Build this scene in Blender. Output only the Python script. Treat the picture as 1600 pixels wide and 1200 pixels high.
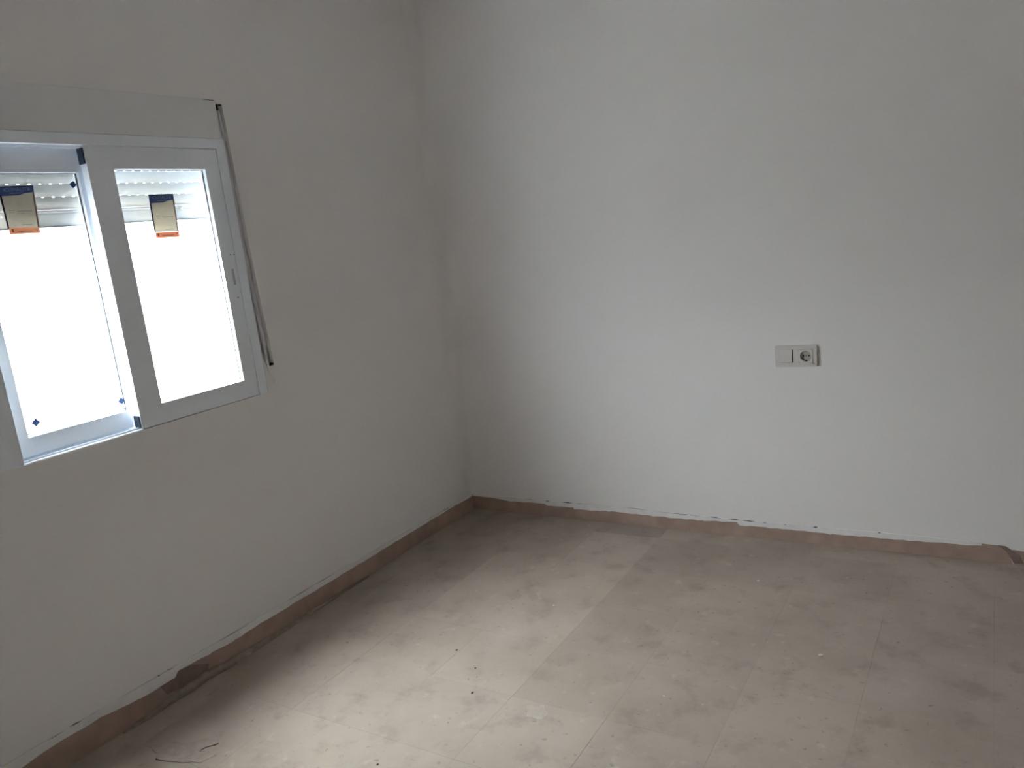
import bpy, bmesh, math, random
from mathutils import Vector, Matrix

for o in list(bpy.data.objects):
    bpy.data.objects.remove(o, do_unlink=True)
S = bpy.context.scene
COL = S.collection
random.seed(7)

# ------------------------------------------------------------------ camera
cd = bpy.data.cameras.new('camera')
cam = bpy.data.objects.new('camera', cd)
COL.objects.link(cam)
cd.sensor_fit = 'HORIZONTAL'
cd.sensor_width = 36.0
cd.lens = 1230.0 / 1600.0 * 36.0
cd.clip_start = 0.05
right = Vector((0.85047953, 0.51332607, -0.11480815))
down = Vector((0.0025614, -0.22230205, -0.97497448))
fwd = Vector((-0.52600191, 0.82890177, -0.19037818))
M = Matrix.Identity(4)
for i in range(3):
    M[i][0], M[i][1], M[i][2] = right[i], -down[i], -fwd[i]
M[0][3], M[1][3], M[2][3] = 2.2251, -3.0192, 1.3304
cam.matrix_world = M
S.camera = cam

# ------------------------------------------------------------------ world: an evenly overcast sky, paler towards the zenith
W = bpy.data.worlds.new('overcast_sky')
S.world = W
W.use_nodes = True
nt = W.node_tree
nt.nodes.clear()
tc = nt.nodes.new('ShaderNodeTexCoord')
sx = nt.nodes.new('ShaderNodeSeparateXYZ')
nt.links.new(tc.outputs['Generated'], sx.inputs[0])
mr = nt.nodes.new('ShaderNodeMapRange')
mr.inputs['From Min'].default_value = 0.0
mr.inputs['From Max'].default_value = 1.0
mr.inputs['To Min'].default_value = 0.20
mr.inputs['To Max'].default_value = 1.0
nt.links.new(sx.outputs['Z'], mr.inputs['Value'])
bg = nt.nodes.new('ShaderNodeBackground')
bg.inputs['Color'].default_value = (0.905, 0.945, 1.0, 1)
mu = nt.nodes.new('ShaderNodeMath')
mu.operation = 'MULTIPLY'
mu.inputs[1].default_value = 7.0
nt.links.new(mr.outputs[0], mu.inputs[0])
nt.links.new(mu.outputs[0], bg.inputs['Strength'])
wo = nt.nodes.new('ShaderNodeOutputWorld')
nt.links.new(bg.outputs[0], wo.inputs[0])

S.view_settings.view_transform = 'Standard'
S.view_settings.look = 'None'
S.view_settings.gamma = 1.0
S.view_settings.use_curve_mapping = False
S.view_settings.exposure = 3.7
S.cycles.max_bounces = 16
S.cycles.diffuse_bounces = 12
S.cycles.transparent_max_bounces = 16
S.cycles.sample_clamp_indirect = 0.0
S.cycles.use_denoising = True

# ------------------------------------------------------------------ helpers
DZ = -0.013          # heights were measured from a level 13 mm under the tiles


def z_(z):
    return z + DZ


def obj(name, bm, mat, parent=None, smooth=False):
    me = bpy.data.meshes.new(name)
    bmesh.ops.recalc_face_normals(bm, faces=bm.faces[:])
    bm.to_mesh(me)
    bm.free()
    if smooth:
        for p in me.polygons:
            p.use_smooth = True
    me.materials.append(mat)
    o = bpy.data.objects.new(name, me)
    COL.objects.link(o)
    if parent:
        o.parent = parent
    return o


def empty(name, loc=(0, 0, 0), parent=None):
    o = bpy.data.objects.new(name, None)
    o.empty_display_size = 0.05
    o.location = loc
    COL.objects.link(o)
    if parent:
        o.parent = parent
    return o


def tag(o, label=None, cat=None, group=None, kind=None):
    if label:
        o['label'] = label
    if cat:
        o['category'] = cat
    if group:
        o['group'] = group
    if kind:
        o['kind'] = kind
    return o


def box(bm, x0, x1, y0, y1, z0, z1, bev=0.0, seg=2):
    v = [bm.verts.new((x, y, z)) for x in (x0, x1) for y in (y0, y1) for z in (z0, z1)]
    f = [bm.faces.new([v[i] for i in q]) for q in
         ((0, 1, 3, 2), (4, 6, 7, 5), (0, 4, 5, 1), (2, 3, 7, 6), (0, 2, 6, 4), (1, 5, 7, 3))]
    if bev:
        es = list({e for q in f for e in q.edges})
        bmesh.ops.bevel(bm, geom=es, offset=bev, segments=seg, profile=0.7, affect='EDGES')
    return bm


def B(*a, **k):
    return box(bmesh.new(), *a, **k)


def prism(bm, pts, axis, a, b):
    """extrude the polygon pts (u,v) along an axis: 'x' -> (y,z), 'y' -> (x,z), 'z' -> (x,y)"""
    def P(u, v, t):
        return {'x': (t, u, v), 'y': (u, t, v), 'z': (u, v, t)}[axis]
    A = [bm.verts.new(P(u, v, a)) for u, v in pts]
    C = [bm.verts.new(P(u, v, b)) for u, v in pts]
    n = len(pts)
    bm.faces.new(A)
    bm.faces.new(C[::-1])
    for i in range(n):
        j = (i + 1) % n
        bm.faces.new((A[i], C[i], C[j], A[j]))
    return bm


def band(bm, top, bot, axis, a, b):
    """a strip between two equal-length polylines (u,v), with thickness a..b along the axis"""
    def P(u, v, t):
        return {'x': (t, u, v), 'y': (u, t, v)}[axis]
    rows = []
    for (u0, v0), (u1, v1) in zip(top, bot):
        rows.append([bm.verts.new(P(u0, v0, a)), bm.verts.new(P(u1, v1, a)),
                     bm.verts.new(P(u1, v1, b)), bm.verts.new(P(u0, v0, b))])
    for r, q in zip(rows, rows[1:]):
        for k in range(4):
            bm.faces.new((r[k], r[(k + 1) % 4], q[(k + 1) % 4], q[k]))
    bm.faces.new(rows[0])
    bm.faces.new(rows[-1][::-1])
    return bm


def ring_frame(bm, x0, x1, Y0, Y1, Z0, Z1, y0, y1, z0, z1, bev=0.0015):
    """a rectangular frame with mitred corners, outer Y,Z, inner y,z"""
    out = [(Y0, Z0), (Y1, Z0), (Y1, Z1), (Y0, Z1)]
    inn = [(y0, z0), (y1, z0), (y1, z1), (y0, z1)]
    V = {}
    for nm, pts in (('o', out), ('i', inn)):
        for k, (u, v) in enumerate(pts):
            for t, x in ((0, x0), (1, x1)):
                V[nm, k, t] = bm.verts.new((x, u, v))
    for k in range(4):
        j = (k + 1) % 4
        for t in (0, 1):
            bm.faces.new((V['o', k, t], V['o', j, t], V['i', j, t], V['i', k, t]))
        bm.faces.new((V['o', k, 0], V['o', j, 0], V['o', j, 1], V['o', k, 1]))
        bm.faces.new((V['i', k, 0], V['i', j, 0], V['i', j, 1], V['i', k, 1]))
    if bev:
        es = [e for e in bm.edges if abs(e.verts[0].co.x - e.verts[1].co.x) < 1e-6
              and not ((e.verts[0] in [V['o', k, t] for k in range(4) for t in (0, 1)]) !=
                       (e.verts[1] in [V['o', k, t] for k in range(4) for t in (0, 1)]))]
        bmesh.ops.bevel(bm, geom=es, offset=bev, segments=2, profile=0.6, affect='EDGES')
    return bm


def cyl(bm, c, r, h, axis='x', n=16, r2=None):
    r2 = r if r2 is None else r2
    ring = []
    for t, rr in ((0, r), (h, r2)):
        row = []
        for k in range(n):
            a = 2 * math.pi * k / n
            u, v = rr * math.cos(a), rr * math.sin(a)
            p = {'x': (t, u, v), 'y': (u, t, v), 'z': (u, v, t)}[axis]
            row.append(bm.verts.new((c[0] + p[0], c[1] + p[1], c[2] + p[2])))
        ring.append(row)
    bm.faces.new(ring[0])
    bm.faces.new(ring[1][::-1])
    for k in range(n):
        j = (k + 1) % n
        bm.faces.new((ring[0][k], ring[1][k], ring[1][j], ring[0][j]))
    return bm


# ------------------------------------------------------------------ materials
def mat(name, col, rough=0.6, spec=0.3, noise=None, bump=None):
    """principled; noise = (scale, amount) mottles the colour, bump = (scale, strength, distance)"""
    m = bpy.data.materials.new(name)
    m.use_nodes = True
    n = m.node_tree
    p = n.nodes['Principled BSDF']
    p.inputs['Base Color'].default_value = (*col, 1)
    p.inputs['Roughness'].default_value = rough
    p.inputs['Specular IOR Level'].default_value = spec
    g = n.nodes.new('ShaderNodeNewGeometry')
    if noise:
        t = n.nodes.new('ShaderNodeTexNoise')
        t.inputs['Scale'].default_value = noise[0]
        t.inputs['Detail'].default_value = 5
        n.links.new(g.outputs['Position'], t.inputs['Vector'])
        r = n.nodes.new('ShaderNodeMapRange')
        r.inputs['From Min'].default_value = 0.3
        r.inputs['From Max'].default_value = 0.7
        r.inputs['To Min'].default_value = 1 - noise[1]
        r.inputs['To Max'].default_value = 1 + noise[1]
        n.links.new(t.outputs['Fac'], r.inputs['Value'])
        v = n.nodes.new('ShaderNodeVectorMath')
        v.operation = 'SCALE'
        v.inputs[0].default_value = col
        n.links.new(r.outputs[0], v.inputs['Scale'])
        n.links.new(v.outputs[0], p.inputs['Base Color'])
    if bump:
        t = n.nodes.new('ShaderNodeTexNoise')
        t.inputs['Scale'].default_value = bump[0]
        t.inputs['Detail'].default_value = 3
        n.links.new(g.outputs['Position'], t.inputs['Vector'])
        b = n.nodes.new('ShaderNodeBump')
        b.inputs['Strength'].default_value = bump[1]
        b.inputs['Distance'].default_value = bump[2]
        n.links.new(t.outputs['Fac'], b.inputs['Height'])
        n.links.new(b.outputs[0], p.inputs['Normal'])
    return m


M_wall = mat('white_wall_paint', (0.830, 0.818, 0.806), 0.85, 0.2, noise=(1.1, 0.012), bump=(160, 0.10, 0.001))
M_ceil = mat('white_ceiling_paint', (0.83, 0.82, 0.81), 0.9, 0.2, noise=(1.5, 0.01))
M_paintband = mat('white_paint_over_skirting', (0.80, 0.80, 0.79), 0.8, 0.2, noise=(25, 0.05), bump=(60, 0.4, 0.002))
M_pvc = mat('white_lacquer_glare_tint', (0.85, 0.90, 0.955), 0.4, 0.4, noise=(3, 0.01))  # blue tint in the white stands in for window glare
M_boxcover = mat('white_shutter_box_cover', (0.785, 0.795, 0.80), 0.5, 0.3, noise=(4, 0.012))
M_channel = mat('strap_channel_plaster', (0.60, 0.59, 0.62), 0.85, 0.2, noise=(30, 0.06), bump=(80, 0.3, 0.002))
M_dark = mat('dark_gap', (0.015, 0.014, 0.014), 0.9, 0.1, noise=(40, 0.2))
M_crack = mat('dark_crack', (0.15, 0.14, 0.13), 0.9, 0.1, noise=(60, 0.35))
M_cap = mat('dark_blue_black_plastic', (0.018, 0.030, 0.048), 0.55, 0.3, noise=(90, 0.15))
M_seal = mat('grey_glazing_gasket', (0.13, 0.15, 0.16), 0.6, 0.3, noise=(80, 0.1))
M_slat = mat('cream_shutter_slat', (0.56, 0.545, 0.51), 0.5, 0.2, noise=(6, 0.02))
M_endbar = mat('white_shutter_end_bar', (0.44, 0.445, 0.44), 0.45, 0.3, noise=(6, 0.02))
M_knob = mat('grey_rubber_stop', (0.45, 0.43, 0.40), 0.6, 0.3, noise=(60, 0.1))
M_grout = mat('floor_grout', (0.33, 0.275, 0.23), 0.9, 0.1, noise=(20, 0.15))
M_plastic = mat('white_switch_plastic', (0.68, 0.655, 0.625), 0.35, 0.4, noise=(10, 0.01))
M_recess = mat('shaded_socket_plastic', (0.40, 0.385, 0.34), 0.4, 0.4, noise=(30, 0.03))  # white plastic darkened to carry the shade of a deeper well
M_metal = mat('dull_earth_contact', (0.25, 0.23, 0.20), 0.35, 0.5, noise=(60, 0.1))
M_black = mat('pin_hole_black', (0.01, 0.01, 0.01), 0.8, 0.1, noise=(60, 0.2))
M_screw = mat('grey_screw', (0.14, 0.15, 0.16), 0.4, 0.5, noise=(60, 0.1))
M_latch = mat('pale_grey_latch', (0.50, 0.54, 0.58), 0.4, 0.4, noise=(60, 0.05))
M_stone = mat('pale_stone_sill', (0.62, 0.60, 0.56), 0.7, 0.2, noise=(12, 0.08), bump=(60, 0.2, 0.002))
M_ground = mat('grey_paving_outside', (0.26, 0.257, 0.25), 0.9, 0.2, noise=(0.8, 0.1))
M_crumb = mat('white_plaster_bit', (0.66, 0.63, 0.58), 0.9, 0.1, noise=(200, 0.1))
M_grit = mat('dark_grit', (0.07, 0.06, 0.055), 0.9, 0.1, noise=(200, 0.2))
M_mortar = mat('brown_mortar', (0.34, 0.28, 0.235), 0.9, 0.1, noise=(45, 0.18), bump=(90, 0.4, 0.003))
M_blot = mat('dried_plaster_spot', (0.43, 0.375, 0.33), 0.9, 0.1, noise=(60, 0.08))
M_flake = mat('pale_peeling_film', (0.355, 0.30, 0.258), 0.8, 0.2, noise=(35, 0.12))
M_bare = mat('bare_dark_skirting', (0.24, 0.18, 0.16), 0.85, 0.2, noise=(40, 0.12))
M_skirt = mat('brown_stone_skirting', (0.40, 0.295, 0.24), 0.75, 0.25, noise=(14, 0.13), bump=(70, 0.2, 0.001))
M_lintel = mat('white_render_outside', (0.72, 0.71, 0.68), 0.9, 0.2, noise=(6, 0.03))


def tile_material():
    m = bpy.data.materials.new('worn_stone_floor_tile')
    m.use_nodes = True
    n = m.node_tree
    L = n.links.new
    p = n.nodes['Principled BSDF']
    p.inputs['Specular IOR Level'].default_value = 0.25
    g = n.nodes.new('ShaderNodeNewGeometry')
    oi = n.nodes.new('ShaderNodeObjectInfo')

    def noise(scale, detail=5, rough=0.6):
        t = n.nodes.new('ShaderNodeTexNoise')
        t.inputs['Scale'].default_value = scale
        t.inputs['Detail'].default_value = detail
        t.inputs['Roughness'].default_value = rough
        L(g.outputs['Position'], t.inputs['Vector'])
        return t.outputs['Fac']

    def rng(x, a, b, c, d):
        r = n.nodes.new('ShaderNodeMapRange')
        r.interpolation_type = 'SMOOTHSTEP'
        for k, v in zip(('From Min', 'From Max', 'To Min', 'To Max'), (a, b, c, d)):
            r.inputs[k].default_value = v
        L(x, r.inputs['Value'])
        return r.outputs[0]

    def mix(f, a, b):
        x = n.nodes.new('ShaderNodeMix')
        x.data_type = 'RGBA'
        L(f, x.inputs[0])
        for s, v in ((6, a), (7, b)):
            if isinstance(v, tuple):
                x.inputs[s].default_value = (*v, 1)
            else:
                L(v, x.inputs[s])
        return x.outputs[2]
    c = mix(rng(noise(2.3), 0.35, 0.66, 0, 1), (0.415, 0.350, 0.294), (0.362, 0.303, 0.252))
    c = mix(rng(noise(9, 6, 0.65), 0.50, 0.72, 0, 0.7), c, (0.285, 0.235, 0.20))      # grime
    c = mix(rng(noise(16, 4, 0.6), 0.60, 0.75, 0, 0.5), c, (0.52, 0.45, 0.385))        # dust
    c = mix(rng(noise(48, 3, 0.55), 0.645, 0.73, 0, 0.7), c, (0.22, 0.18, 0.155))     # small dark specks
    # each tile's own tone
    v = n.nodes.new('ShaderNodeMix')
    v.data_type = 'RGBA'
    v.blend_type = 'MULTIPLY'
    v.inputs[0].default_value = 1
    L(c, v.inputs[6])
    L(oi.outputs['Color'], v.inputs[7])
    L(v.outputs[2], p.inputs['Base Color'])
    L(rng(noise(7), 0.3, 0.7, 0.62, 0.85), p.inputs['Roughness'])
    b = n.nodes.new('ShaderNodeBump')
    b.inputs['Strength'].default_value = 0.15
    b.inputs['Distance'].default_value = 0.002
    L(noise(55, 5), b.inputs['Height'])
    L(b.outputs[0], p.inputs['Normal'])
    return m


M_tile = tile_material()


def glass_material():
    m = bpy.data.materials.new('clear_window_glass')
    m.use_nodes = True
    n = m.node_tree
    n.nodes.clear()
    o = n.nodes.new('ShaderNodeOutputMaterial')
    t = n.nodes.new('ShaderNodeBsdfTransparent')
    t.inputs['Color'].default_value = (0.955, 0.97, 0.965, 1)
    g = n.nodes.new('ShaderNodeBsdfGlossy')
    g.inputs['Roughness'].default_value = 0.02
    f = n.nodes.new('ShaderNodeFresnel')
    ge = n.nodes.new('ShaderNodeNewGeometry')
    ir = n.nodes.new('ShaderNodeMapRange')      # leaving the pane: the reciprocal index, so that it reflects as much as on entering
    ir.inputs['To Min'].default_value = 1.45
    ir.inputs['To Max'].default_value = 1 / 1.45
    n.links.new(ge.outputs['Backfacing'], ir.inputs['Value'])
    n.links.new(ir.outputs[0], f.inputs['IOR'])
    x = n.nodes.new('ShaderNodeMixShader')
    n.links.new(f.outputs[0], x.inputs[0])
    n.links.new(t.outputs[0], x.inputs[1])
    n.links.new(g.outputs[0], x.inputs[2])
    n.links.new(x.outputs[0], o.inputs[0])
    return m


M_glass = glass_material()


def paper(name, col, trans):
    """printed film stuck on glass: mostly reflecting, a little daylight shines through"""
    m = bpy.data.materials.new(name)
    m.use_nodes = True
    n = m.node_tree
    n.nodes.clear()
    o = n.nodes.new('ShaderNodeOutputMaterial')
    d = n.nodes.new('ShaderNodeBsdfDiffuse')
    t = n.nodes.new('ShaderNodeBsdfTranslucent')
    x = n.nodes.new('ShaderNodeMixShader')
    g = n.nodes.new('ShaderNodeNewGeometry')
    nz = n.nodes.new('ShaderNodeTexNoise')
    nz.inputs['Scale'].default_value = 60
    n.links.new(g.outputs['Position'], nz.inputs['Vector'])
    r = n.nodes.new('ShaderNodeMapRange')
    r.inputs['To Min'].default_value = 0.92
    r.inputs['To Max'].default_value = 1.08
    n.links.new(nz.outputs['Fac'], r.inputs['Value'])
    v = n.nodes.new('ShaderNodeVectorMath')
    v.operation = 'SCALE'
    v.inputs[0].default_value = col
    n.links.new(r.outputs[0], v.inputs['Scale'])
    n.links.new(v.outputs[0], d.inputs['Color'])
    n.links.new(v.outputs[0], t.inputs['Color'])
    x.inputs[0].default_value = trans
    n.links.new(d.outputs[0], x.inputs[1])
    n.links.new(t.outputs[0], x.inputs[2])
    n.links.new(x.outputs[0], o.inputs[0])
    return m


M_paper = paper('cream_label_paper', (0.66, 0.63, 0.55), 0.30)
M_blue = paper('blue_label_print', (0.10, 0.155, 0.38), 0.16)
M_navy = paper('dark_label_border', (0.03, 0.045, 0.09), 0.04)
M_ink = paper('pale_blue_label_print', (0.30, 0.36, 0.58), 0.18)
M_orange = paper('orange_label_print', (0.90, 0.56, 0.36), 0.16)
M_brown = paper('brown_label_border', (0.28, 0.16, 0.12), 0.06)
M_faint = paper('faint_label_print', (0.42, 0.40, 0.35), 0.08)
M_pad = paper('blue_pad_foam', (0.07, 0.11, 0.25), 0.10)

# ------------------------------------------------------------------ room shell
RX, RY, RH = 5.2, -4.2, 2.60         # room: x 0..RX, y RY..0, height
FY0, FY1, FZ0, FZ1 = -2.045, -1.135, z_(0.872), z_(1.755)   # window frame, outer
BOXT = z_(1.880)                      # top of the shutter box cover
TH = 0.15                             # outer wall thickness


def bm_wall_left():
    bm = bmesh.new()
    # thick body, behind the plaster face
    for (a, b, c, d) in ((RY - 0.15, FY0, 0, RH), (-1.085, 0.15, 0, RH), (FY0, -1.085, 0, z_(0.872)),
                         (FY0, -1.085, BOXT, RH), (FY1, -1.085, z_(0.872), BOXT)):
        box(bm, -TH, -0.020, a, b, c, d)
    # plaster face with the ragged strap channel beside the frame
    sill = z_(0.878)
    prism(bm, [(RY, 0), (FY0, 0), (FY0, RH), (RY, RH)], 'x', -0.020, 0)
    prism(bm, [(FY0, 0), (-1.085, 0), (-1.085, sill), (FY0, sill)], 'x', -0.020, 0)
    prism(bm, [(FY0, BOXT), (-1.085, BOXT), (-1.085, RH), (FY0, RH)], 'x', -0.020, 0)
    prism(bm, [(-1.085, 0), (0, 0), (0, RH), (-1.085, RH)], 'x', -0.020, 0)
    prism(bm, [(-1.085, z_(0.968)), (-1.085, BOXT), (-1.142, BOXT), (-1.142, z_(1.868)), (-1.117, z_(1.868)),
               (-1.111, z_(1.62)), (-1.106, z_(1.405)), (-1.098, z_(1.19)), (-1.0885, z_(0.968))], 'x', -0.020, 0)
    prism(bm, [(-1.135, sill), (-1.085, sill), (-1.085, z_(0.968)), (-1.118, z_(0.968)), (-1.135, z_(0.985))],
          'x', -0.020, 0)
    return bm


wl = tag(obj('wall_left', bm_wall_left(), M_wall), 'white painted wall with the sliding window', kind='structure')
# the strap channel: a shallow groove curving back from the frame
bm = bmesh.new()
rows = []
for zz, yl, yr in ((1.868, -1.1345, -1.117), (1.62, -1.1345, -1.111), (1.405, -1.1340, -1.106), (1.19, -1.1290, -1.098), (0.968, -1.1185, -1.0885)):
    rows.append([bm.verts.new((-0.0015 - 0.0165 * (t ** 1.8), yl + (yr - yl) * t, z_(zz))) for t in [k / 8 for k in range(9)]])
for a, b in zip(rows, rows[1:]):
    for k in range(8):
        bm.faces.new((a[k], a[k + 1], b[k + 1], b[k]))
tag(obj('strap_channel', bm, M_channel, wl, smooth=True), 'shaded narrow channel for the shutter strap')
bm = bmesh.new()
box(bm, -0.0175, -0.0035, -1.107, -1.0892, z_(0.9685), z_(0.9765))
obj('strap_slot', bm, M_dark, wl)
bm = bmesh.new()
box(bm, -0.017, -0.002, -1.1355, -1.1185, z_(1.8640), z_(1.8675))
box(bm, -0.017, -0.001, -1.1355, -1.1325, z_(1.850), z_(1.8640))
obj('strap_slot', bm, M_dark, wl)
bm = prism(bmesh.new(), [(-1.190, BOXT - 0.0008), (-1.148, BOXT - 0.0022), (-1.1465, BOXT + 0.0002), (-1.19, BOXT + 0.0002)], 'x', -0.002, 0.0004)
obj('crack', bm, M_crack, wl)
# smear of fresh filler beside and under the channel
bm = bmesh.new()
prism(bm, [(-1.126, z_(1.005)), (-1.121, z_(1.005)), (-1.110, z_(0.955)), (-1.098, z_(0.915)), (-1.105, z_(0.90)), (-1.118, z_(0.95))], 'x', -0.001, 0.0012)
obj('filler_smear', bm, M_paintband, wl)
bm = bmesh.new()
prism(bm, [(-1.131, z_(0.845)), (-1.086, z_(0.850)), (-1.082, z_(0.955)), (-1.118, z_(0.962))], 'x', -0.001, 0.0006)
obj('filler_smear', bm, M_wall, wl)

tag(obj('wall_right', B(-TH, RX + 0.15, 0, 0.15, 0, RH), M_wall), 'white painted wall with the switch and socket', kind='structure')
bm = bmesh.new()
rows = []
for zz in (0.085, RH):
    rows.append([bm.verts.new((0.045 * (1 - math.sin(a)), -0.045 * (1 - math.cos(a)), zz)) for a in [math.pi / 2 * k / 10 for k in range(11)]])
for k in range(10):
    bm.faces.new((rows[0][k], rows[0][k + 1], rows[1][k + 1], rows[1][k]))
wr = bpy.data.objects['wall_right']
obj('rounded_corner', bm, M_wall, wr, smooth=True)
tag(obj('wall_back', B(-TH, RX + 0.15, RY - 0.15, RY, 0, RH), M_wall), 'white wall behind the camera', kind='structure')
tag(obj('wall_far', B(RX, RX + 0.15, RY, 0, 0, RH), M_wall), 'white wall opposite the window', kind='structure')
tag(obj('ceiling', B(-TH, RX + 0.15, RY - 0.15, 0.15, RH, RH + 0.15), M_ceil), 'white ceiling', kind='structure')

# ------------------------------------------------------------------ floor: 30 cm tiles, laid almost without joints
fl = tag(obj('floor', B(-TH, RX + 0.15, RY - 0.15, 0.15, -0.12, -0.0012), M_grout), 'dusty floor of pale brown stone tiles', kind='structure')
xs = [0.0] + [0.115 + 0.3 * k for k in range(18)]
xs = [x for x in xs if x < RX - 0.05] + [RX]
ys = [0.0] + [-0.11 - 0.3 * k for k in range(14)]
ys = [y for y in ys if y > RY + 0.05] + [RY]
J = 0.00012
tone = {(4, 2): 0.94, (4, 3): 0.93, (5, 2): 0.95, (5, 3): 0.95, (4, 4): 0.95, (5, 4): 0.96, (3, 0): 0.86, (4, 1): 0.885,
        (5, 1): 0.93, (2, 2): 1.06, (3, 2): 1.07, (3, 3): 1.06, (3, 4): 1.03, (2, 3): 1.05, (2, 1): 1.0, (3, 1): 1.05,
        (1, 0): 0.95, (2, 0): 0.98, (6, 1): 0.94, (5, 0): 0.92, (0, 2): 0.95, (1, 1): 0.94, (1, 2): 0.95}
mesh_of = {}
for i in range(len(xs) - 1):
    for j in range(len(ys) - 1):
        x0, x1, y1, y0 = xs[i], xs[i + 1], ys[j], ys[j + 1]
        key = (round(x1 - x0, 3), round(y1 - y0, 3))
        if key not in mesh_of:
            bm = bmesh.new()
            w, d = (x1 - x0) / 2 - J, (y1 - y0) / 2 - J
            e = 0.0003
            v = [bm.verts.new(p) for p in
                 ((-w, -d, -0.012), (w, -d, -0.012), (w, d, -0.012), (-w, d, -0.012),
                  (-w, -d, -e), (w, -d, -e), (w, d, -e), (-w, d, -e),
                  (-w + e, -d + e, 0), (w - e, -d + e, 0), (w - e, d - e, 0), (-w + e, d - e, 0))]
            bm.faces.new(v[8:12])
            for a in (0, 4):
                for k in range(4):
                    bm.faces.new((v[a + k], v[a + (k + 1) % 4], v[a + 4 + (k + 1) % 4], v[a + 4 + k]))
            me = bpy.data.meshes.new('tile')
            bm.to_mesh(me)
            bm.free()
            me.materials.append(M_tile)
            mesh_of[key] = me
        o = bpy.data.objects.new('tile', mesh_of[key])
        COL.objects.link(o)
        o.parent = fl
        o.location = ((x0 + x1) / 2, (y0 + y1) / 2, random.uniform(-0.0002, 0.0002))
        t = tone.get((i, j), random.uniform(0.975, 1.02))
        w = random.uniform(-0.008, 0.008)
        t = 1 + (t - 1) * 0.9
        o.color = (t * (1 + w), t, t * (1 - w), 1)

# ------------------------------------------------------------------ skirting
def lerp(poly, u):
    for (a, b), (c, d) in zip(poly, poly[1:]):
        lo, hi = min(a, c), max(a, c)
        if lo <= u <= hi and hi > lo:
            return b + (d - b) * (u - a) / (c - a)
    return poly[0][1] if abs(u - poly[0][0]) < abs(u - poly[-1][0]) else poly[-1][1]


# left wall: upper edge of the skirting rises a little towards the near end
topL = [(0.0, 0.090), (-0.3, 0.095), (-1.1, 0.1095), (-1.5, 0.112), (-2.1, 0.1225), (RY, 0.1225)]
paintL = [(-0.006, 0.081), (-0.315, 0.085), (-0.506, 0.084), (-0.681, 0.085), (-0.881, 0.084), (-1.061, 0.085), (-1.32, 0.088),
          (-1.471, 0.084), (-1.57, 0.089), (-1.686, 0.098), (-1.701, 0.082), (-1.756, 0.081), (-1.827, 0.083), (-1.953, 0.098),
          (-2.013, 0.098), (-2.098, 0.099), (-2.175, 0.091), (-3.0, 0.095), (RY, 0.095)]
us = sorted({round(-k * 0.03, 3) for k in range(141)} | {p[0] for p in paintL}, reverse=True)
us = [u for u in us if RY <= u <= -0.006]
bm = band(bmesh.new(), [(u, z_(lerp(topL, u))) for u in us], [(u, 0.0005) for u in us], 'x', -0.004, 0.0022)
bl = tag(obj('baseboard_left', bm, M_skirt), 'brown stone skirting under the window wall', kind='structure')
jag = [random.uniform(-0.0018, 0.0018) for _ in us]
bm = band(bmesh.new(), [(u, z_(lerp(topL, u)) + 0.001) for u in us], [(u, z_(lerp(paintL, u)) + q) for u, q in zip(us, jag)], 'x', -0.001, 0.0028)
tag(obj('paint_edge', bm, M_paintband, bl), 'ragged white wall paint lapping over the skirting')
for (a, za), (b, zb), h in (((-1.557, 0.113), (-1.402, 0.109), 0.0014), ((-1.211, 0.109), (-1.099, 0.108), 0.0018), ((-1.758, 0.117), (-1.749, 0.117), 0.003),
                            ((-1.721, 0.118), (-1.701, 0.113), 0.002), ((-2.098, 0.121), (-2.054, 0.121), 0.0014), ((-2.035, 0.123), (-2.002, 0.121), 0.003),
                            ((-0.185, 0.093), (-0.263, 0.094), 0.002), ((-0.98, 0.107), (-1.08, 0.108), 0.0011)):
    if a > b:
        a, za, b, zb = b, zb, a, za
    m = (a + b) / 2
    zm = (za + zb) / 2
    bm = prism(bmesh.new(), [(a, z_(za)), (m, z_(zm) - h / 2), (b, z_(zb)), (m, z_(zm) + h / 2)], 'x', 0.0005, 0.0033)
    obj('crack', bm, M_crack, bl)
bm = prism(bmesh.new(), [(-1.690, z_(0.096)), (-1.640, z_(0.088)), (-1.577, z_(0.060)), (-1.590, z_(0.038)), (-1.652, z_(0.033)), (-1.74, z_(0.043)), (-1.757, z_(0.080)), (-1.703, z_(0.081))], 'x', 0.001, 0.0029)
tag(obj('bare_patch', bm, M_bare, bl), 'bare dark patch where the paint is missing')
# crumbly mortar at the foot
bm = bmesh.new()
pts = [(-1.90, 0.002), (-1.82, 0.010), (-1.74, 0.018), (-1.66, 0.025), (-1.60, 0.030), (-1.52, 0.020), (-1.40, 0.015), (-1.25, 0.012), (-1.0, 0.007), (-0.8, 0.003)]
band(bm, [(u, v) for u, v in pts], [(u, -0.001) for u, v in pts], 'x', 0.001, 0.007)
for v in bm.verts:
    if v.co.x > 0.004 and v.co.z < 0.001:
        v.co.x = 0.018 + 0.006 * math.sin(v.co.y * 40)
obj('mortar_fillet', bm, M_mortar, bl, smooth=True)

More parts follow.
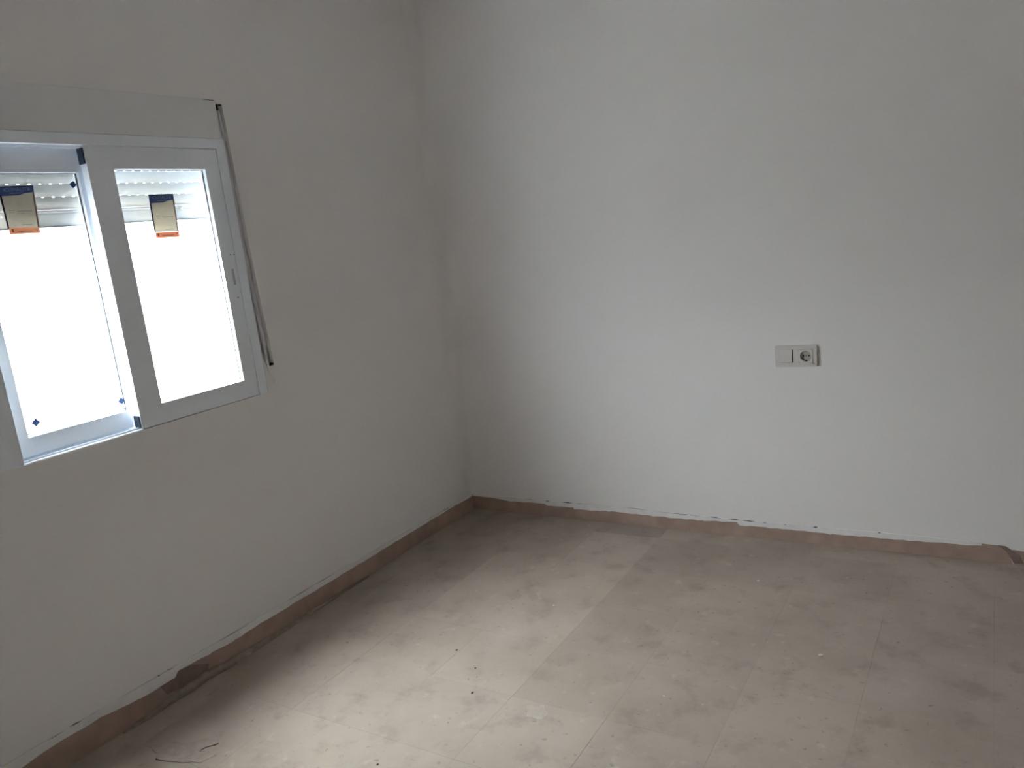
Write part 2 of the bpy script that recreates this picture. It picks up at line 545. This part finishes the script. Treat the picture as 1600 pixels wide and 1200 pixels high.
topR = [(0.0, 0.0885), (0.45, 0.0905), (0.6, 0.0915), (0.87, 0.0925), (1.1, 0.0865), (1.25, 0.0845), (1.42, 0.0825), (1.85, 0.0855), (2.1, 0.083), (2.2, 0.0785)]
paintR = [(0.003, 0.08), (0.125, 0.08), (0.212, 0.071), (0.411, 0.075), (0.427, 0.067), (0.562, 0.07), (0.568, 0.061), (0.748, 0.067), (0.936, 0.065),
          (1.177, 0.066), (1.314, 0.074), (1.327, 0.061), (1.502, 0.063), (1.68, 0.061), (1.89, 0.064), (2.109, 0.069), (2.2, 0.077)]
us = sorted({round(k * 0.025, 3) for k in range(1, 88)} | {p[0] for p in paintR})
us = [u for u in us if 0.003 <= u <= 2.195]
br = empty('baseboard_right')
tag(br, 'brown stone skirting under the switch wall', kind='structure')
bm = band(bmesh.new(), [(0.0, z_(topR[0][1]))] + [(u, z_(lerp(topR, u))) for u in us] + [(2.225, z_(0.078)), (2.253, z_(0.066))],
          [(0.0, 0.0005)] + [(u, 0.0005) for u in us] + [(2.225, 0.0005), (2.268, 0.0005)], 'y', 0.002, -0.0022)
tag(obj('skirting_piece', bm, M_skirt, br), 'long brown skirting piece from the corner')
bm = band(bmesh.new(), [(2.266, z_(0.067)), (2.30, z_(0.064)), (2.8, z_(0.066)), (RX, z_(0.066))], [(2.272, 0.0005), (2.30, 0.0005), (2.8, 0.0005), (RX, 0.0005)], 'y', 0.002, -0.0012)
tag(obj('skirting_piece', bm, M_skirt, br), 'lower brown skirting piece past the broken end')
bm = prism(bmesh.new(), [(2.222, z_(0.0795)), (2.246, z_(0.0785)), (2.262, z_(0.068)), (2.290, z_(0.048)), (2.300, z_(0.020)), (2.270, z_(0.017)), (2.262, z_(0.036)), (2.248, z_(0.060)), (2.232, z_(0.0745))], 'y', -0.001, -0.0027)
tag(obj('broken_edge', bm, M_bare, br), 'dark broken end of the skirting')
jag = [random.uniform(-0.002, 0.002) for _ in us]
bm = band(bmesh.new(), [(u, z_(lerp(topR, u)) + 0.001) for u in us], [(u, z_(lerp(paintR, u)) + q) for u, q in zip(us, jag)], 'y', 0.001, -0.0028)
tag(obj('paint_edge', bm, M_paintband, br), 'ragged white wall paint lapping over the skirting')
for (a, za), (b, zb), h in (((0.189, 0.088), (0.265, 0.088), 0.001), ((0.308, 0.089), (0.357, 0.088), 0.0014), ((0.418, 0.089), (0.44, 0.09), 0.004),
                            ((0.498, 0.091), (0.564, 0.09), 0.005), ((0.577, 0.09), (0.61, 0.091), 0.002), ((0.818, 0.093), (0.923, 0.09), 0.0018),
                            ((0.982, 0.087), (1.179, 0.086), 0.002), ((1.187, 0.086), (1.254, 0.084), 0.0024), ((1.276, 0.084), (1.33, 0.084), 0.0038), ((1.33, 0.084), (1.392, 0.083), 0.004),
                            ((1.418, 0.0815), (1.435, 0.082), 0.003), ((1.502, 0.082), (1.512, 0.083), 0.003), ((1.609, 0.083), (1.63, 0.084), 0.006), ((1.839, 0.085), (1.854, 0.085), 0.004)):
    m = a + (b - a) * 0.6
    zm = (za + zb) / 2
    bm = prism(bmesh.new(), [(a, z_(za)), (m, z_(zm) - h / 2), (b, z_(zb)), (m, z_(zm) + h / 2)], 'y', -0.0005, -0.0033)
    obj('crack', bm, M_crack, br)
tag(obj('baseboard_back', B(0.0, RX, RY, RY + 0.004, 0.0005, 0.075), M_skirt), 'brown skirting behind the camera', kind='structure')
tag(obj('baseboard_far', B(RX - 0.004, RX, RY, 0, 0.0005, 0.075), M_skirt), 'brown skirting opposite the window', kind='structure')

# ------------------------------------------------------------------ window
win = tag(empty('window_1', ((0, (FY0 + FY1) / 2, FZ0))), 'white two-leaf sliding window in the left wall', kind='structure')
WP = Vector(win.location)


def wobj(name, bm, m, parent=None, smooth=False):
    """link under window_1 (or one of its parts), geometry given in world coordinates"""
    for v in bm.verts:
        v.co -= WP
    o = obj(name, bm, m, parent or win, smooth)
    return o


zb, zt = z_(0.878), z_(1.7225)
bm = bmesh.new()
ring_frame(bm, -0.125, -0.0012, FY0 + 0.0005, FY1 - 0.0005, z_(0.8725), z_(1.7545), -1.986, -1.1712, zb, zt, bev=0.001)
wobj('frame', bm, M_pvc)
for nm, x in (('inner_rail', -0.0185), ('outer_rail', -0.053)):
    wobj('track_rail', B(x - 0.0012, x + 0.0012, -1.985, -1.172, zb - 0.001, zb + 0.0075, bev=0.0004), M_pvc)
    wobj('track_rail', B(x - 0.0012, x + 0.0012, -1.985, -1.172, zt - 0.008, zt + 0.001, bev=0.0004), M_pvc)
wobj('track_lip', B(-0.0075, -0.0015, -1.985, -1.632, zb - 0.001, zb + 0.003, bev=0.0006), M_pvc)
bm = B(-0.03, -0.0008, FY0 + 0.001, -1.1425, z_(1.7552), BOXT - 0.0002, bev=0.0004)
tag(wobj('shutter_box_cover', bm, M_boxcover), 'flat white cover panel of the shutter box above the frame')
wobj('shutter_box', B(-0.145, -0.031, FY0 + 0.002, -1.136, z_(1.7565), BOXT - 0.002), M_lintel)

# left (outer) leaf
bm = bmesh.new()
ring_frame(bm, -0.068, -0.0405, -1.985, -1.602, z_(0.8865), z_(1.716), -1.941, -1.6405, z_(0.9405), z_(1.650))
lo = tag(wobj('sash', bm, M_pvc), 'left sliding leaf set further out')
bm = bmesh.new()
ring_frame(bm, -0.058, -0.0535, -1.9425, -1.639, z_(0.939), z_(1.6515), -1.9385, -1.6435, z_(0.9430), z_(1.6475), bev=0)
wobj('gasket', bm, M_seal, lo)
wobj('glass_pane', B(-0.0567, -0.0549, -1.9415, -1.640, z_(0.940), z_(1.651)), M_glass, lo)
# right (inner) leaf
bm = bmesh.new()
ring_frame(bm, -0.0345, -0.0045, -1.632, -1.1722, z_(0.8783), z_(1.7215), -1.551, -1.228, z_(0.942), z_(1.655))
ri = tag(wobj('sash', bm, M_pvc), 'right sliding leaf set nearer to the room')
bm = bmesh.new()
ring_frame(bm, -0.024, -0.0195, -1.552, -1.227, z_(0.941), z_(1.656), -1.549, -1.2305, z_(0.9435), z_(1.653), bev=0)
wobj('gasket', bm, M_seal, ri)
wobj('glass_pane', B(-0.0225, -0.0207, -1.5515, -1.2275, z_(0.9415), z_(1.6555)), M_glass, ri)
tag(wobj('end_cap', B(-0.0335, -0.0075, -1.6365, -1.6315, z_(1.671), z_(1.7155), bev=0.0008), M_cap, ri), 'dark plastic cap at the top of the leaf edge')
tag(wobj('end_cap', B(-0.0335, -0.0075, -1.6365, -1.6315, z_(0.8835), z_(0.921), bev=0.0008), M_cap, ri), 'dark plastic cap at the bottom of the leaf edge')
bm = bmesh.new()
ring_frame(bm, -0.0050, -0.0036, -1.1965, -1.1875, z_(1.270), z_(1.3245), -1.1945, -1.1895, z_(1.275), z_(1.3195), bev=0.0003)
box(bm, -0.0050, -0.0042, -1.1945, -1.1895, z_(1.275), z_(1.3195))
tag(wobj('latch', bm, M_latch, ri), 'small recessed catch on the right stile')
for y, z in ((-1.190, 1.372), (-1.189, 1.2265), (-1.1745, 1.371)):
    wobj('screw', cyl(bmesh.new(), (-0.0048, y, z_(z)), 0.0021, 0.0012, 'x', 12), M_screw, ri)
for y, z in ((-1.5435, 0.9475), (-1.233, 0.9505)):
    wobj('seal_bit', B(-0.0205, -0.0180, y - 0.003, y + 0.003, z_(z - 0.003), z_(z + 0.003), bev=0.0008), M_seal, ri)
for y, z in ((-1.6475, 0.9475), (-1.935, 0.9475)):
    wobj('seal_bit', B(-0.0547, -0.0525, y - 0.004, y + 0.004, z_(z - 0.003), z_(z + 0.003), bev=0.0008), M_seal, lo)

for a, b in ((-0.0165, -0.0095), (-0.0510, -0.0420), (-0.0400, -0.0205)):  # dark strips added to cut the light bounced onto the left leaf
    tag(wobj('track_dark_strip', B(a, b, -1.984, -1.6325, zb - 0.001, zb + 0.0012), M_seal), 'dark strip added in the sliding track to cut bounced light')
# sloping stone sill outside
bm = bmesh.new()
prism(bm, [(-0.125, z_(0.872)), (-0.19, z_(0.862)), (-0.19, z_(0.832)), (-0.125, z_(0.842))], 'y', FY0 - 0.04, FY1 + 0.04)
tag(obj('trim_1', bm, M_stone), 'pale stone sill outside the window', kind='structure')

# ------------------------------------------------------------------ roller shutter, let down a little
sh = tag(empty('roller_shutter', (-0.10, (FY0 + FY1) / 2, z_(1.507))),
         'cream roller shutter lowered over the top of the window, behind the glass', 'shutter')
SP = Vector(sh.location)
SY0, SY1 = -2.020, -1.160


def slat_mesh():
    bm = bmesh.new()
    prof_f, prof_b = [], []
    n = 7
    for k in range(n):
        t = k / (n - 1)
        z = 0.0004 + 0.0352 * t
        bow = 0.0030 * (1 - (2 * t - 1) ** 2)
        prof_f.append((0.0020 + bow, z))
        prof_b.append((-0.0045 + bow, z))
    ring = prof_f + prof_b[::-1]
    a = [bm.verts.new((x, SY0 - SP.y, z)) for x, z in ring]
    b = [bm.verts.new((x, SY1 - SP.y, z)) for x, z in ring]
    m = len(ring)
    for i in range(m):
        j = (i + 1) % m
        bm.faces.new((a[i], b[i], b[j], a[j]))
    bm.faces.new(a)
    bm.faces.new(b[::-1])
    # hooks between the slats, with open slots of daylight in between
    y = SY0 - SP.y
    while y < SY1 - SP.y:
        box(bm, -0.003, 0.001, y, min(y + 0.0215, SY1 - SP.y), 0.0345, 0.0385)
        y += 0.030
    bmesh.ops.recalc_face_normals(bm, faces=bm.faces[:])
    me = bpy.data.meshes.new('slat')
    bm.to_mesh(me)
    bm.free()
    me.materials.append(M_slat)
    return me


sm = slat_mesh()
for k in range(6):
    o = bpy.data.objects.new('slat', sm)
    COL.objects.link(o)
    o.parent = sh
    o.location = (0, 0, 0.046 + 0.0368 * k)
bm = bmesh.new()
box(bm, -0.006, 0.004, SY0 - SP.y, SY1 - SP.y, 0.0, 0.0345, bev=0.0012)
box(bm, -0.004, 0.006, SY0 - SP.y, SY1 - SP.y, 0.0375, 0.0455, bev=0.0012)
box(bm, -0.003, 0.003, SY0 - SP.y, SY1 - SP.y, 0.033, 0.039)
eb = tag(obj('end_bar', bm, M_endbar, sh), 'paler bottom bar of the shutter')
obj('rubber_lip', box(bmesh.new(), -0.007, 0.0062, SY0 - SP.y, SY1 - SP.y, -0.0035, 0.0006), M_seal, eb)
for y in (-1.279, -1.852):
    bm = cyl(bmesh.new(), (0.003, y - SP.y, 0.034), 0.0055, 0.014, 'x', 14, r2=0.004)
    obj('stop_knob', bm, M_knob, sh)
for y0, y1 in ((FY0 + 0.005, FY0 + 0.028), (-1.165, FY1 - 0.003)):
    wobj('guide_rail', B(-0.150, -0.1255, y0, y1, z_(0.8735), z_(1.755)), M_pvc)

# ------------------------------------------------------------------ labels and pads stuck on the panes
def text_mesh(body, size):
    cu = bpy.data.curves.new('lettering', 'FONT')
    cu.body = body
    cu.size = size
    cu.align_x = 'CENTER'
    cu.align_y = 'CENTER'
    cu.extrude = 0.00004
    cu.resolution_u = 2
    o = bpy.data.objects.new('lettering_source', cu)
    COL.objects.link(o)
    dg = bpy.context.evaluated_depsgraph_get()
    me = bpy.data.meshes.new_from_object(o.evaluated_get(dg))
    bpy.data.objects.remove(o, do_unlink=True)
    return me


def glass_label(x, corners, label):
    """corners: top left, top right, bottom right, bottom left in (y,z); x is the room face of the pane"""
    tl, tr, brr, bll = [Vector((0, a, z_(b))) for a, b in corners]
    base = (bll + brr) / 2
    t = tag(empty('glass_label', (x, base.y, base.z)), label, 'label', 'paper labels on the panes')
    O = Vector((0, base.y, base.z))

    def P(u, v):      # u 0..1 left to right, v 0..1 top to bottom
        p = (tl * (1 - u) + tr * u) * (1 - v) + (bll * (1 - u) + brr * u) * v
        return p - O

    def patch(name, poly, h, m):
        bm = bmesh.new()
        A = [bm.verts.new(P(u, v) + Vector((h, 0, 0))) for u, v in poly]
        C = [bm.verts.new(P(u, v) + Vector((0.00005, 0, 0))) for u, v in poly]
        bm.faces.new(A)
        bm.faces.new(C[::-1])
        for i in range(len(poly)):
            j = (i + 1) % len(poly)
            bm.faces.new((A[i], C[i], C[j], A[j]))
        return obj(name, bm, m, t)
    R = lambda a, b, c, d: [(a, c), (b, c), (b, d), (a, d)]
    patch('sheet', R(0, 1, 0, 0.866), 0.00025, M_paper)
    patch('header', [(0, 0), (1, 0), (1, 0.135), (0.72, 0.155), (0.55, 0.19), (0, 0.20)], 0.00040, M_blue)
    patch('border', R(0, 0.055, 0.17, 0.88), 0.00040, M_navy)
    patch('border', R(0.945, 1, 0.135, 0.88), 0.00040, M_brown)
    patch('border', R(0.0, 1, 0.0, 0.022), 0.00050, M_navy)
    patch('footer', R(0.03, 1, 0.868, 1.0), 0.00040, M_orange)
    patch('footer_mark', R(0.12, 0.17, 0.89, 0.96), 0.00055, M_brown)
    patch('footer_mark', R(0.30, 0.78, 0.935, 0.955), 0.00055, M_faint)
    patch('footer_mark', [(0.84, 0.92), (0.90, 0.89), (0.96, 0.92), (0.90, 0.95)], 0.00055, M_paper)
    for a, b, c, d in ((0.16, 0.34, 0.49, 0.505), (0.40, 0.86, 0.515, 0.53), (0.40, 0.62, 0.565, 0.575), (0.16, 0.30, 0.54, 0.55), (0.46, 0.78, 0.80, 0.815)):
        patch('print_line', R(a, b, c, d), 0.00045, M_faint)
    w = (tr - tl).length
    me = text_mesh('CLIMALIT', w * 0.15)
    me.materials.clear()
    me.materials.append(M_ink)
    o = bpy.data.objects.new('lettering', me)
    COL.objects.link(o)
    o.parent = t
    rot = Matrix(((0, 0, 1), (1, 0, 0), (0, 1, 0))).to_4x4()
    o.matrix_local = Matrix.Translation(P(0.48, 0.078) + Vector((0.0005, 0, 0))) @ rot
    patch('print_line', R(0.30, 0.66, 0.135, 0.152), 0.00055, M_ink)
    patch('logo', [(0.13, 0.078), (0.165, 0.05), (0.20, 0.078), (0.165, 0.106)], 0.00055, M_ink)
    patch('logo', [(0.80, 0.075), (0.85, 0.042), (0.90, 0.075), (0.85, 0.108)], 0.00055, M_ink)
    return t


glass_label(-0.0206, [(-1.444, 1.581), (-1.3555, 1.5815), (-1.361, 1.4455), (-1.449, 1.447)],
            'blue, cream and orange label on the glass of the right window leaf')
glass_label(-0.0548, [(-1.863, 1.615), (-1.769, 1.617), (-1.778, 1.487), (-1.862, 1.4885)],
            'blue, cream and orange label on the glass of the left window leaf')


def pad(y, z, r, spin, label):
    bm = bmesh.new()
    box(bm, 0.00005, 0.0022, -r, r, -r, r, bev=0.0006)
    o = obj('corner_pad', bm, M_pad)
    o.location = (-0.0548, y, z_(z))
    o.rotation_euler = (math.radians(spin), 0, 0)
    return tag(o, label, 'pad', 'small blue pads on the left pane')


pad(-1.6555, 1.618, 0.0075, 33, 'small dark blue diamond pad on the left pane, in its top right corner')
pad(-1.6505, 0.972, 0.0080, 45, 'small blue diamond pad on the left pane, in its bottom right corner')
pad(-1.9075, 0.974, 0.0085, 38, 'small blue diamond pad on the left pane, in its bottom left corner')

# ------------------------------------------------------------------ switch and socket on the right wall
sw = tag(empty('switch_socket_plate', (1.579, 0, z_(0.762))), 'white double wall plate holding a rocker switch and a round power socket', 'socket')


def rrect(w, h, r, n=5):
    pts = []
    for cx, cz, a0 in ((w - r, h - r, 0), (-w + r, h - r, 90), (-w + r, -h + r, 180), (w - r, -h + r, 270)):
        for k in range(n + 1):
            a = math.radians(a0 + 90 * k / n)
            pts.append((cx + r * math.cos(a), cz + r * math.sin(a)))
    return pts


def loft(bm, rings, cap=True):
    R = [[bm.verts.new(p) for p in r] for r in rings]
    n = len(R[0])
    for a, b in zip(R, R[1:]):
        for i in range(n):
            j = (i + 1) % n
            bm.faces.new((a[i], a[j], b[j], b[i]))
    if cap:
        bm.faces.new(R[-1])
    return R


# frame plate with two square openings
bm = bmesh.new()
W2, H2 = 0.0765, 0.0410
o0 = [(x, -0.0003, z) for x, z in rrect(W2, H2, 0.006)]
o1 = [(x, -0.0075, z) for x, z in rrect(W2, H2, 0.006)]
o2 = [(x, -0.0100, z) for x, z in rrect(W2 - 0.003, H2 - 0.003, 0.005)]
loft(bm, [o0, o1, o2], cap=False)
for c in (-0.0355, 0.0355):
    loft(bm, [[(x + c, -0.0100, z) for x, z in rrect(0.0255, 0.0255, 0.0015, 2)], [(x + c, -0.0008, z) for x, z in rrect(0.0255, 0.0255, 0.0015, 2)]], cap=True)
bm.verts.ensure_lookup_table()
# front face between outer edge and the openings, cut into strips
hw, hh = W2 - 0.003, H2 - 0.003
q = 0.0255
for (a, b, c, d) in ((-hw + 0.005, hw - 0.005, q, hh), (-hw + 0.005, hw - 0.005, -hh, -q), (-hw, -0.0355 - q, -hh + 0.005, hh - 0.005),
                     (-0.0355 + q, 0.0355 - q, -q, q), (0.0355 + q, hw, -hh + 0.005, hh - 0.005)):
    v = [bm.verts.new((x, -0.0100, z)) for x, z in ((a, c), (b, c), (b, d), (a, d))]
    bm.faces.new(v)
for sx_ in (-1, 1):
    for sz_ in (-1, 1):
        ctr = bm.verts.new((sx_ * (hw - 0.005), -0.0100, sz_ * (hh - 0.005)))
        arc = [bm.verts.new((sx_ * (hw - 0.005 + 0.005 * math.cos(math.radians(t))), -0.0100, sz_ * (hh - 0.005 + 0.005 * math.sin(math.radians(t))))) for t in range(0, 91, 18)]
        for a, b in zip(arc, arc[1:]):
            bm.faces.new((ctr, a, b))
obj('plate_frame', bm, M_plastic, sw)
obj('gap_shade', B(-0.0607, -0.0103, -0.0016, -0.0010, -0.0252, 0.0252), M_black, sw)  # black sheet that paints the shade in the gap around the rocker
# rocker, pressed at its top so that the bottom stands out
bm = bmesh.new()
box(bm, -0.0236, 0.0233, -0.0060, 0.0, -0.0238, 0.0238, bev=0.0012)
rk = obj('rocker', bm, M_plastic, sw)
rk.location = (-0.0366, -0.0068, 0.0006)
rk.rotation_euler = (math.radians(-10), 0, 0)
# socket insert with a round well
bm = bmesh.new()
n = 40
sq, ci, cb = [], [], []
for k in range(n):
    a = 2 * math.pi * (k + 0.5) / n
    c, s = math.cos(a), math.sin(a)
    f = 0.0245 / max(abs(c), abs(s))
    sq.append((c * f, s * f))
    ci.append((0.0196 * c, 0.0196 * s))
loft(bm, [[(x, -0.0036, z) for x, z in sq], [(x, -0.0118, z) for x, z in sq], [(x * 0.97, -0.0124, z * 0.97) for x, z in sq],
          [(x * 1.05, -0.0124, z * 1.05) for x, z in ci], [(x, -0.0116, z) for x, z in ci]], cap=False)
si = obj('socket_insert', bm, M_plastic, sw)
si.location = (0.0355, 0, 0)
bm = bmesh.new()
loft(bm, [[(x, -0.0118, z) for x, z in ci], [(x, 0.0035 - 0.0075, z) for x, z in ci]], cap=True)
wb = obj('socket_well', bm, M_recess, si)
for px in (-0.0095, 0.0095):
    obj('pin_hole', cyl(bmesh.new(), (px, -0.0044, 0.0), 0.0027, 0.0003, 'y', 14), M_black, si)
obj('screw', cyl(bmesh.new(), (0, -0.0049, 0.0), 0.0024, 0.0008, 'y', 12), M_screw, si)
for s in (-1, 1):
    bm = bmesh.new()
    z0, z1 = sorted((s * 0.0165, s * 0.0198))
    box(bm, -0.0038, 0.0038, -0.0112, -0.0042, z0, z1, bev=0.0005)
    obj('earth_clip', bm, M_black if s < 0 else M_metal, si)

# ------------------------------------------------------------------ bits lying on the floor
def lump(name, x, y, r, m, label, cat, group, seed, flat=0.45):
    rnd = random.Random(seed)
    bm = bmesh.new()
    bmesh.ops.create_icosphere(bm, subdivisions=1, radius=r)
    for v in bm.verts:
        k = rnd.uniform(0.65, 1.25)
        v.co = Vector((v.co.x * k, v.co.y * k, max(v.co.z * flat * k, -r * 0.28)))
    lo_ = min(v.co.z for v in bm.verts)
    for v in bm.verts:
        v.co.z -= lo_
    o = obj(name, bm, m)
    o.location = (x, y, 0.0004)
    o.rotation_euler = (0, 0, rnd.uniform(0, 6))
    return tag(o, label, cat, group)


G = 'plaster crumbs on the floor'
CR = [(1.492, -0.379, 0.0055, 'white plaster crumb on the floor nearest to the right skirting'),
      (1.780, -0.803, 0.0085, 'largest white plaster crumb, lying on the floor at the right'),
      (0.224, -0.811, 0.0065, 'longish white plaster crumb on the floor beside the left skirting'),
      (0.356, -0.787, 0.0035, 'tiny white crumb beside the longish crumb near the left skirting'),
      (0.868, -0.778, 0.0035, 'tiny white crumb at the middle of the floor above the dark tile edge'),
      (1.424, -1.156, 0.0032, 'tiny white crumb on the dark floor tiles, farther of a pair'),
      (1.442, -1.244, 0.0032, 'tiny white crumb on the dark floor tiles, nearer of a pair'),
      (1.537, -1.157, 0.0035, 'tiny white crumb on the dark floor tiles right of a pair of crumbs')]
for k, (x, y, r, lab) in enumerate(CR):
    o = lump('plaster_crumb', x, y, r, M_crumb, lab, 'crumb', G, 30 + k)
    if k == 2:
        o.scale = (2.0, 0.7, 0.8)
        o.rotation_euler = (0, 0, math.radians(60))
GR = [(0.707, -1.155, 0.0045, 'dark speck of grit on the bright floor, topmost of three in a row'),
      (0.827, -1.224, 0.0036, 'dark speck of grit on the bright floor, middle of three in a row'),
      (0.894, -1.342, 0.0048, 'dark speck of grit on the bright floor, lowest of three in a row'),
      (0.838, -1.707, 0.0042, 'dark speck of grit on the bright floor at the bottom of the picture')]
for k, (x, y, r, lab) in enumerate(GR):
    lump('grit_speck', x, y, r, M_grit, lab, 'grit', 'dark grit on the floor', 60 + k)


def sheet(name, pts, h, m, label, cat, curl=0.0):
    """a thin ragged piece lying on the tiles"""
    cx = sum(p[0] for p in pts) / len(pts)
    cy = sum(p[1] for p in pts) / len(pts)
    bm = bmesh.new()
    rows = []
    for f, zz in ((1.0, 0.0), (1.0, h * 0.7), (0.9, h), (0.5, h)):
        rows.append([((x - cx) * f, (y - cy) * f, zz + (curl * abs(math.sin(3 * i)) if 0 < zz and f > 0.6 else 0)) for i, (x, y) in enumerate(pts)])
    loft(bm, rows, cap=True)
    bm.faces.ensure_lookup_table()
    o = obj(name, bm, m, smooth=False)
    o.location = (cx, cy, 0.0004)
    return tag(o, label, cat)


def wobble(pts, n, amp, seed):
    rnd = random.Random(seed)
    out = []
    for (a, b), (c, d) in zip(pts, pts[1:] + pts[:1]):
        for k in range(n):
            t = k / n
            out.append((a + (c - a) * t + rnd.uniform(-amp, amp), b + (d - b) * t + rnd.uniform(-amp, amp)))
    return out


sheet('plaster_spot', wobble([(1.080, -1.338), (1.127, -1.318), (1.154, -1.352), (1.151, -1.381), (1.104, -1.381)], 3, 0.003, 3), 0.0006, M_blot,
      'pale flat spot of dried plaster on the floor tiles', 'plaster spot')
fkp = sheet('peeling_film', wobble([(0.152, -1.905), (0.175, -1.868), (0.236, -1.855), (0.300, -1.800), (0.340, -1.815), (0.325, -1.835), (0.312, -1.862), (0.372, -1.852), (0.362, -1.893), (0.290, -1.925), (0.220, -1.935)], 3, 0.004, 9),
      0.0006, M_flake, 'ragged pale flake of peeling film on the floor by the left wall', 'flake', curl=0.0022)

# ------------------------------------------------------------------ outside
tag(obj('ground', B(-30, -TH - 0.02, -20, 18, -0.45, -0.35), M_ground), 'grey paving outside the window', kind='structure')
